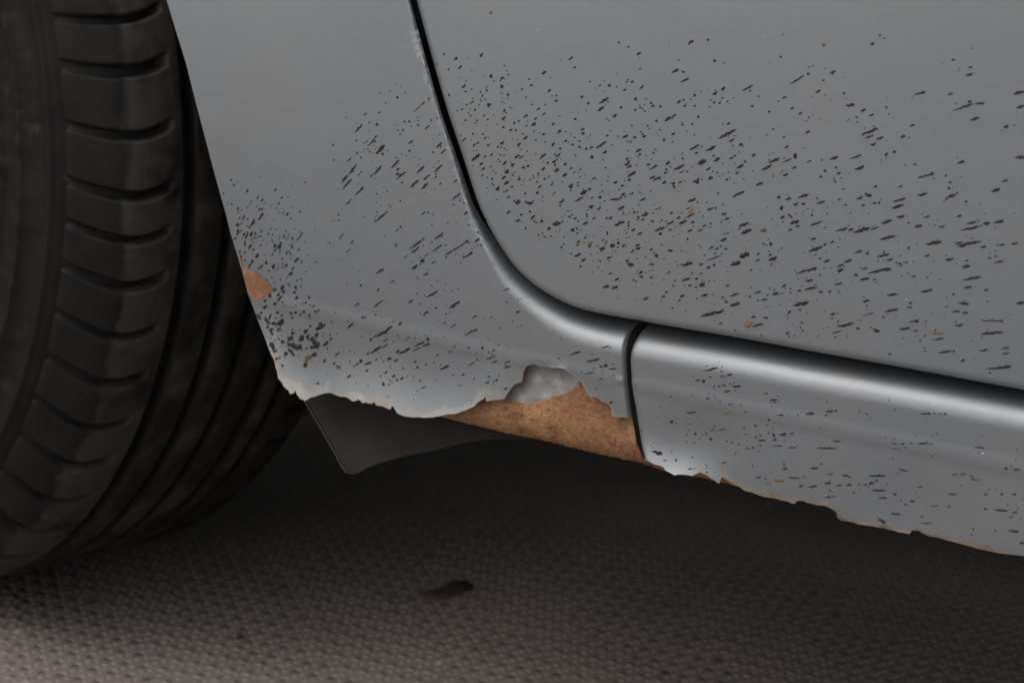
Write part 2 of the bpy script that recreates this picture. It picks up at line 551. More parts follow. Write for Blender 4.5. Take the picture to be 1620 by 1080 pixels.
edge_part = edge_part[edge_part[:, 1] < 1.0]
out_arch = [(-.47, 1.0), (-.47, .22), (-.39, .22), (-.395, .36), (-.34, .52), (-.2, .64), (0, .685), (.14, .655), (.235, .57), (.285, .49)]
top_x = edge_part[0][0]
outline = np.vstack([out_arch, densify(arch_w, .003), densify(jag_w, .0016)[1:], densify(smooth_line(FEND_R[::-1], 1), .0015)[1:-1], edge_part[::-1][1:]])
def roll_rows(kmax, kmin=0):
    rows = []
    for f in (.02, .05, .09, .14, .2, .27, .35, .44, .54, .65, .77, .9, 1.0, 1.1):
        p = EDGE_L[kmin:kmax]+nrm[kmin:kmax]*(ROLLW[kmin:kmax]*f)[:, None]
        rows.append(p)
    return np.vstack(rows)
fr_rows = np.vstack([FEND_R_D+np.array([-d, 0]) for d in (.0004, .0009, .0015, .0022, .003, .004)])
fender = sheet('fender', outline, fender_fn, .02, PAINT, car, extra=np.vstack([roll_rows(k_end), fr_rows]),
               fine=((.28, .215), (.64, .46), .0034))
def edge_stain(o, lines, reach, rust):
    me = o.data
    att = me.color_attributes.new('edge', 'FLOAT_COLOR', 'POINT')
    co = np.zeros(len(me.vertices)*3); me.vertices.foreach_get('co', co); co = co.reshape(-1, 3)
    v = np.zeros(len(co))
    m = co[:, 2] < .30
    for L, r in zip(lines, reach):
        d, _ = poly_dist(co[m, 0], co[m, 2], L)
        v[m] = np.maximum(v[m], np.clip(1-d/r, 0, 1))
    c4 = np.zeros((len(v), 4)); c4[:, 0] = v; c4[:, 1] = rust; c4[:, 3] = 1
    att.data.foreach_set('color', c4.ravel())
edge_stain(fender, [jag_w[:62], jag_w[62:]], [.009, .003], .15)
# return flange at the rear end of the fender, next to the sill
def strip(name, L3, vec, mat, parent):
    L3 = np.asarray(L3); n = len(L3)
    V = np.vstack([L3, L3+np.asarray(vec)*.5, L3+np.asarray(vec)])
    Fc = [(r*n+i, r*n+i+1, (r+1)*n+i+1, (r+1)*n+i) for r in range(2) for i in range(n-1)]
    return mesh_obj(name, V, Fc, mat, parent)
fl = FEND_R_D[::-1]
fl3 = np.column_stack([fl[:, 0], fender_fn(fl[:, 0], fl[:, 1])+.0004, fl[:, 1]])
o = strip('end_flange', fl3, (.001, .007, 0), DARKGREY, fender)
arch3 = densify(np.vstack([out_arch[2:], arch_w]), .006)
arch3 = np.column_stack([arch3[:, 0], fender_fn(arch3[:, 0], arch3[:, 1])+.0008, arch3[:, 1]])
strip('arch_flange', arch3, (-.004, .016, .0), PAINT, fender)

# ------------------------------------------------------------------ door and sill
dl = DOOR_L[DOOR_L[:, 1] < 1.0]
door_outline = np.vstack([dl, [[1.6, 1.0]]])
drows = np.vstack([DOOR_L-nrm*d for d in (.0004, .0008, .0013, .0019, .0026, .0035, .005)])
door = sheet('door', door_outline, door_fn, .02, PAINT, car, extra=drows, fine=((.42, .29), (.84, .50), .006))
dl3 = np.column_stack([dl[:, 0], door_fn(dl[:, 0], dl[:, 1])+.0006, dl[:, 1]])
strip('door_edge', dl3, (0, .018, 0), DARKGREY, door)  # coloured dark instead of body paint, so the gap's shade reads black

SILL_B_PX = [(1023, 729), (1028, 729.5), (1033, 733), (1038, 735), (1044, 736), (1050, 739), (1052, 743), (1055, 745), (1061, 748), (1067, 751.5), (1073, 750), (1080, 750), (1088, 751), (1095, 752.5), (1100, 750), (1108, 746.5), (1113, 749), (1118, 751), (1124, 755.5), (1130, 759), (1134, 763), (1138, 764.5), (1139.5, 760), (1141, 756), (1143, 754.5), (1148, 757.5),
             (1155, 762), (1163, 767), (1170, 769.5), (1175, 774), (1180, 776.5), (1188, 778), (1197, 781.5), (1207, 785), (1217, 787), (1225, 787.8), (1236, 791), (1248, 793.5), (1253, 796), (1257, 796.5), (1260, 793), (1263, 791.5), (1272, 792), (1277, 795), (1283, 796), (1291, 798.5), (1300, 799), (1306, 800), (1312, 802.5),
             (1318, 806), (1323, 810.5), (1323.5, 814), (1324, 818), (1328, 821), (1332, 822.7), (1341, 824.5), (1350, 826), (1358, 829), (1367, 830.2), (1380, 832), (1392, 834.5), (1399, 834.8), (1405, 837.5), (1413, 838.5), (1422, 841.5), (1430, 842.5), (1438, 844.5), (1441, 842), (1442, 838.5), (1453, 839), (1461, 844), (1470, 847.5), (1483, 850), (1500, 854.5), (1517, 859), (1550, 868),
             (1583, 875), (1620, 879), (1700, 897)]
sb_w = on_surf(SILL_B_PX, sill_fn)[:, [0, 2]]
sl_w = on_surf(SILL_L_PX, sill_fn)[:, [0, 2]]
k_s = int(poly_dist(np.array([SILL_L[0, 0]]), np.array([SILL_L[0, 1]]), EDGE_L)[1][0])+1
top = EDGE_L[k_s:]
sill_outline = np.vstack([densify(smooth_line(SILL_L, 1), .0025), densify(sb_w, .0018)[1:], [[1.6, sb_w[-1][1]]], top[::-1]])
def rows_s():
    rows = []
    for f in (.02, .05, .09, .14, .2, .27, .35, .44, .54, .65, .77, .9, 1.0, 1.1):
        rows.append(EDGE_L[k_s:]+nrm[k_s:]*(ROLLW[k_s:]*f)[:, None])
    for d in (.0004, .0008, .0013, .0019, .0028):
        rows.append(SILL_L_D+np.array([d, 0]))
    return np.vstack(rows)
sill = sheet('sill', sill_outline, sill_fn, .02, PAINT, car, extra=rows_s(), fine=((.59, .205), (.87, .305), .0034))
edge_stain(sill, [sb_w[24:60], sb_w[60:]], [.0058, .0032], .8)
sl3 = np.column_stack([SILL_L_D[:, 0], sill_fn(SILL_L_D[:, 0], SILL_L_D[:, 1])+.0005, SILL_L_D[:, 1]])
strip('end_flange', sl3[::-1], (.002, .012, 0), PAINT, sill)

# ------------------------------------------------------------------ rusted inner sill behind the torn edges
INB_PX = [(640, 655), (690, 661), (738, 674), (800, 689), (858, 700), (900, 711), (942, 721), (983, 730), (1017, 738), (1047, 747), (1060, 752), (1073, 754), (1097, 757), (1122, 763), (1138, 766.5), (1155, 771), (1167, 774), (1173, 771),
          (1200, 775), (1240, 785), (1262, 795.5), (1285, 801), (1312, 806), (1322, 809), (1335, 812), (1500, 845), (1700, 880)]
INB = on_surf(INB_PX, base, .006)[:, [0, 2]]
def inner_fn(x, z):
    x = np.atleast_1d(x); z = np.atleast_1d(z)
    s, _ = poly_dist(x, z, INB)
    y = base(x, z)+.0058+roll(s, .011, .010)
    y = y+.0006*np.sin(x*150+z*90)*np.clip(s/.02, 0, 1)
    return y-.0022*np.exp(-((s-.016)/.007)**2)
INB = on_surf(INB_PX, inner_fn)[:, [0, 2]]
INT = on_surf([(1700, 840), (1160, 757), (1046, 739), (1016, 730), (1009, 700), (999, 656), (975, 645), (955, 612), (930, 560), (640, 550)], base, .006)[:, [0, 2]]
in_outline = np.vstack([densify(INB, .002), INT])
irow = np.vstack([INB+np.array([0, d]) for d in (.0006, .0013, .0022, .0035, .005, .007, .009)])
inner = sheet('inner_sill', in_outline, inner_fn, .0036, RUSTP, car, extra=irow, thick=.0012)
me = inner.data
att = me.color_attributes.new('primer', 'FLOAT_COLOR', 'POINT')
co = np.zeros(len(me.vertices)*3); me.vertices.foreach_get('co', co); co = co.reshape(-1, 3)
s, _ = poly_dist(co[:, 0], co[:, 2], INB)
ip = project(co)
line = np.interp(ip[:, 0], [690, 760, 800, 850, 900, 935, 960, 1000], [590, 628, 634, 632, 618, 590, 570, 560])
val = np.clip(.5+(line-ip[:, 1])/40, 0, 1)
val = np.where(ip[:, 0] > 1010, 0, val)
att.data.foreach_set('color', np.repeat(val, 4))

# ------------------------------------------------------------------ rust on the arch edge
def decal(name, px, fn, off, mat, parent, bulge=.0002, step_px=3.0, jitter=0.0):
    px = densify(np.vstack([px, px[:1]]), step_px)[:-1]
    px = px+rng.normal(0, jitter, px.shape)
    c = px.mean(0)
    inner_ = c+(px-c)*.6
    P0 = on_surf(px, fn, off)
    P1 = on_surf(inner_, fn, off-bulge)
    Pc = on_surf([c], fn, off-bulge*1.2)
    n = len(px)
    V = np.vstack([P0, P1, Pc])
    Fc = []
    for i in range(n):
        j = (i+1) % n
        Fc.append((i, i+n, j+n, j)); Fc.append((i+n, 2*n, j+n))
    return mesh_obj(name, V, Fc, mat, parent)
PATCH = [(384.5, 427), (390, 426), (397, 428), (404, 429), (410, 433), (413, 438), (419, 442), (424, 447), (427, 451), (431, 458), (427, 463), (424, 467), (417, 470), (413, 473), (404, 473.5), (398, 472.5), (393, 461), (389, 446)]
decal('rust_patch', np.array(PATCH, float), fender_fn, -.0003, RUST, fender, jitter=.5)
decal('rust_patch', np.array([(376.5, 399), (379, 400), (381, 410), (384, 422), (382.5, 423), (378, 409)], float), fender_fn, -.0003, RUST, fender, step_px=2)

# ------------------------------------------------------------------ dark plastic splash flap below the fender
def flap_fn(x, z):
    return .008+0*x-.25*(.232-z)*(z < .232)
FLAP_PX = [(470, 612), (482, 634), (504, 671), (527, 711), (540, 736), (545, 743), (549, 747.5), (554, 750), (560, 750), (569, 746), (582, 739), (597, 733), (618, 727), (640, 721), (670, 715), (697, 710), (734, 700), (760, 696), (790, 694), (830, 695), (880, 699), (900, 650), (700, 560)]
fp = on_surf(FLAP_PX, flap_fn)[:, [0, 2]]
flap = sheet('splash_flap', densify(smooth_line(np.vstack([fp, fp[:1]]), 1), .003)[:-1], flap_fn, .006, PLASTIC, car, thick=.0025)
def tube(name, P, r, mat, parent, k=8):
    P = np.asarray(P); V = []; Fc = []
    T = np.gradient(P, axis=0)
    for i, (p, t) in enumerate(zip(P, T)):
        t = Vector(t).normalized(); a = t.orthogonal().normalized() if i == 0 else (a-t*a.dot(t)).normalized(); b = t.cross(a)
        for q in range(k):
            w = 2*math.pi*q/k
            V.append(tuple(Vector(p)+a*r*math.cos(w)+b*r*math.sin(w)))
    n = len(P)
    for i in range(n-1):
        for q in range(k):
            Fc.append((i*k+q, i*k+(q+1) % k, (i+1)*k+(q+1) % k, (i+1)*k+q))
    return mesh_obj(name, V, Fc, mat, parent)
tube('flap_bead', on_surf(smooth_line(FLAP_PX[0:7], 2), flap_fn, -.0004), .0006, make_plain('worn_bead', (.035, .033, .031), .6), flap)

# ------------------------------------------------------------------ dark body behind the gaps, floor pan, lowered light-blocking pan and wheel housing
def box(name, lo, hi, mat, parent):
    x0, y0, z0 = lo; x1, y1, z1 = hi
    V = [(x0, y0, z0), (x1, y0, z0), (x1, y1, z0), (x0, y1, z0), (x0, y0, z1), (x1, y0, z1), (x1, y1, z1), (x0, y1, z1)]
    Fc = [(0, 3, 2, 1), (4, 5, 6, 7), (0, 1, 5, 4), (1, 2, 6, 5), (2, 3, 7, 6), (3, 0, 4, 7)]
    return mesh_obj(name, V, Fc, mat, parent, smooth=False)
box('rocker_core', (.44, .055, .246), (1.6, .18, 1.0), DARK, car)
box('floor_pan', (.40, .14, .25), (3.2, .50, .35), DARK, car)
box('lowered_pan_light_block', (.40, .55, .21), (3.2, 1.75, .35), DARK, car)  # unseen pan half, lowered to block light from the far floor
box('front_pan', (-1.6, .50, .19), (.40, 1.75, .40), DARK, car)
V, Fc = [], []
nA = 60
for i in range(nA+1):
    a = math.radians(-22+i*224/nA)
    for y in (.055, .14, .25, .50):
        R_ = .40
        V.append((R_*math.cos(a)+.005, y, .33+R_*math.sin(a)*.93))
for i in range(nA):
    for j in range(3):
        Fc.append((i*4+j, i*4+j+1, (i+1)*4+j+1, (i+1)*4+j))
c0 = len(V); V.append((0, .50, .33))
for i in range(nA): Fc.append((i*4+3, c0, (i+1)*4+3))
mesh_obj('arch_liner', V, Fc, DARK, car)
box('bonnet_block', (-1.3, .012, .80), (.44, 1.65, 1.0), DARK, car)

# ------------------------------------------------------------------ tyre (steered) with ribs
R = .315
STEER = .31052
AX = np.array([math.sin(STEER), math.cos(STEER), 0]); RD = np.array([math.cos(STEER), -math.sin(STEER), 0])
HUB = np.array([0, .06695, R+.0005])
def wheel_pt(r, u, phi):
    r = np.asarray(r)[..., None]; u = np.asarray(u)[..., None]; phi = np.asarray(phi)[..., None]
    return HUB+AX*u+r*(np.cos(phi)*RD+np.sin(phi)*np.array([0, 0, 1.0]))
UG = .0504
# angles of the shoulder slots, from their photo heights
ph = np.linspace(-1.55, .75, 3000)
sy = project(wheel_pt(np.full(3000, R), np.full(3000, .020), ph))[:, 1]
SLOT_Y = [-45, 29, 112, 216, 314, 384, 458, 539, 613, 684, 744, 801, 849, 889]
SLOT_H = [8, 9, 15, 11, 12, 9, 13, 9, 12, 9, 12, 9, 10, 9]
slots = []
for y_, h_ in zip(SLOT_Y, SLOT_H):
    k = np.abs(sy-y_).argmin(); g = abs(np.gradient(sy, ph)[k])
    slots.append((ph[k], max(.010, min(.030, 1.1*h_/g))))
slots.sort()
a0 = slots[0][0]
extra_s = []
a = slots[-1][0]
while a < slots[0][0]+2*math.pi-.17:
    a += random.choice((.105, .125, .145)); extra_s.append((a, random.choice((.011, .014, .018))))
slots = slots+extra_s[:-1]
SA = np.array([s[0] for s in slots]); SW = np.array([s[1] for s in slots])
def slot_cut(phi, bend):
    """0..1 depth of the shoulder slots"""
    d = (phi[..., None]+bend[..., None]-SA+math.pi) % (2*math.pi)-math.pi
    e = np.abs(d)-SW*.5
    return 1-np.clip((e+.002)/.006, 0, 1).min(-1)
def ring(name, prof, nphi, mat, parent, cut=None, wear=None):
    """prof: list of (r, u); revolved about the axle"""
    prof = np.asarray(prof); n = len(prof)
    phi = np.linspace(-1.6, -1.6+2*math.pi, nphi, endpoint=False)
    PH, Rr = np.meshgrid(phi, prof[:, 0], indexing='ij')
    U = np.meshgrid(phi, prof[:, 1], indexing='ij')[1]
    if cut is not None:
        Rr, U = cut(Rr, U, PH)
    # flatten where it stands on the floor
    P = wheel_pt(Rr, U, PH).reshape(-1, 3)
    P[:, 2] = np.maximum(P[:, 2], .0004)
    i = np.arange(nphi)[:, None]; j = np.arange(n-1)[None]
    i2 = (i+1) % nphi
    q = np.stack([i*n+j, i*n+j+1, i2*n+j+1, i2*n+j], -1).reshape(-1, 4)
    me = bpy.data.meshes.new(name)
    me.vertices.add(len(P)); me.vertices.foreach_set('co', P.ravel())
    me.loops.add(q.size); me.loops.foreach_set('vertex_index', q.ravel())
    me.polygons.add(len(q)); me.polygons.foreach_set('loop_start', np.arange(0, q.size, 4)); me.polygons.foreach_set('loop_total', np.full(len(q), 4))
    me.polygons.foreach_set('use_smooth', np.ones(len(q), bool))
    me.update(calc_edges=True); me.validate()
    me.materials.append(mat)
    at = me.color_attributes.new('wear', 'FLOAT_COLOR', 'POINT')
    w = np.zeros(len(P)) if wear is None else wear(Rr, U, PH).ravel()
    at.data.foreach_set('color', np.repeat(w, 4))
    o = bpy.data.objects.new(name, me); col.objects.link(o); o.parent = parent
    return o
# carcass: outer bead, sidewall, groove floor, inner sidewall
side = [(.195, .012), (.205, -.004), (.215, -.010), (.232, -.017), (.240, -.0195), (.2405, -.0210), (.243, -.0212), (.2435, -.0198), (.252, -.0200), (.258, -.0198), (.2585, -.0210), (.2610, -.0209), (.2615, -.0192), (.270, -.0166),
        (.276, -.0140), (.2765, -.0152), (.2790, -.0143), (.2795, -.0124), (.2815, -.0112), (.2830, -.0090)]
W = .205
carc = side+[(.290, -.001), (.298, .006), (R-.0085, .018)]
carc += [(R-.0075, u) for u in (.05, .08, .11, .14, .17)]
carc += [(R-.0085, W-.018), (.298, W-.006), (.285, W+.006), (.255, W+.018), (.22, W+.012), (.195, W-.008)]
def side_cut(Rr, U, PH):
    m = (Rr > .225) & (Rr < .272) & (U < 0)
    wob = .0018*np.sin(PH*38+Rr*260)*np.sin(PH*9+1.3)+.0009*np.sin(PH*71+Rr*150)
    return Rr, np.where(m, U-np.abs(wob), U)
tyre = ring('tyre', carc, 900, RUBBER, car, side_cut, lambda r, u, p: np.where(u < 0, .22, .1)+0*r)
# outer shoulder rib with slots
def lerp_prof(pts, n):
    pts = np.array(pts); s = np.r_[0, np.cumsum(np.linalg.norm(np.diff(pts, axis=0), axis=1))]
    t = np.linspace(0, s[-1], n)
    return np.stack([np.interp(t, s, pts[:, 0]), np.interp(t, s, pts[:, 1])], -1)
sh = [(.2850, -.0082), (.2885, -.0072), (.2960, -.0010), (.3030, .0050), (.3085, .0110), (.3120, .0175), (.3140, .0250), (R, .0350), (R, UG-.002), (R-.0005, UG-.0008), (R-.002, UG), (R-.009, UG+.0008)]
sh = np.vstack([lerp_prof(smooth_line(sh[:9], 2), 44), np.array(sh[9:])])
def sh_cut(Rr, U, PH):
    uu = U
    bend = -.030*((uu-.018)/.03)**2*1.0
    sm = np.clip((uu+.009)/.026, 0, 1); sm = sm*sm*(3-2*sm)
    dep = .0085*np.clip((UG-.0085-uu)/.003, 0, 1)*(.22+.78*sm)
    g = np.gradient(np.asarray(sh), axis=0); g /= np.linalg.norm(g, axis=1)[:, None]+1e-12
    for _ in range(3): g[1:-1] = (g[:-2]+g[1:-1]+g[2:])/3
    f = dep*slot_cut(PH, bend)
    return Rr-f*g[None, :, 1], U+f*g[None, :, 0]                # straight into the rubber
ring('tread_rib', sh, 2000, RUBBER, tyre, sh_cut, lambda r, u, p: np.clip((u-.006)/.012, 0, 1)*np.clip((UG+.004-u)/.006, 0, 1)*.62)
def rib(u0, u1):
    p = [(R-.009, u0-.0012), (R-.0025, u0-.0002), (R-.0006, u0+.0006), (R, u0+.002), (R, (u0+u1)/2), (R, u1-.002), (R-.0006, u1-.0006), (R-.0025, u1+.0002), (R-.009, u1+.0012)]
    ring('tread_rib', p, 900, RUBBER, tyre, None, lambda r, u, p_: np.clip((r-(R-.002))/.002, 0, 1)*.5)
for (u0, u1) in ((.0578, .0788), (.0848, .1045), (.1105, .1300), (.1360, .1488)):
    rib(u0, u1)
sh2 = [(R-.009, .1555), (R-.002, .1565), (R, .1585), (R, .172), (.3135, .182), (.310, .190), (.302, .198), (.290, .205), (.282, .2075)]
sh2 = lerp_prof(smooth_line(sh2, 1), 30)
def sh2_cut(Rr, U, PH):
    return Rr-.006*slot_cut(PH*1.0+.05, 0*PH)*np.clip((U-.166)/.003, 0, 1), U
ring('tread_rib', sh2, 1200, RUBBER, tyre, sh2_cut, lambda r, u, p: .3+0*r)
# wheel disc
disc = [(.196, .012), (.192, .004), (.185, .006), (.178, .020), (.10, .028), (.05, .022), (.001, .020)]
rim = ring('wheel_rim', disc, 160, RIMM, car)

# ------------------------------------------------------------------ dark chips and streaks in the paint
ANG = [(450, 400, 60), (400, 340, 68), (470, 520, 40), (600, 260, 48), (690, 280, 44), (750, 230, 45), (760, 100, 48), (840, 330, 38), (1000, 250, 30), (1000, 130, 32), (1150, 210, 27), (1300, 330, 18), (1300, 130, 28), (1500, 200, 16),
       (1500, 330, 12), (1500, 470, 5), (1300, 460, 12), (1100, 430, 18), (1000, 470, 17), (1400, 780, 0), (1300, 690, 1), (1100, 600, 8), (620, 560, 32), (700, 400, 34), (660, 620, 26), (800, 590, 22), (950, 570, 14), (1180, 640, 3)]
ANG = np.array(ANG, float)
def flow_angle(x, y):
    w = 1/(((ANG[:, 0]-x)**2+(ANG[:, 1]-y)**2)+900)
    return (ANG[:, 2]*w).sum()/w.sum()
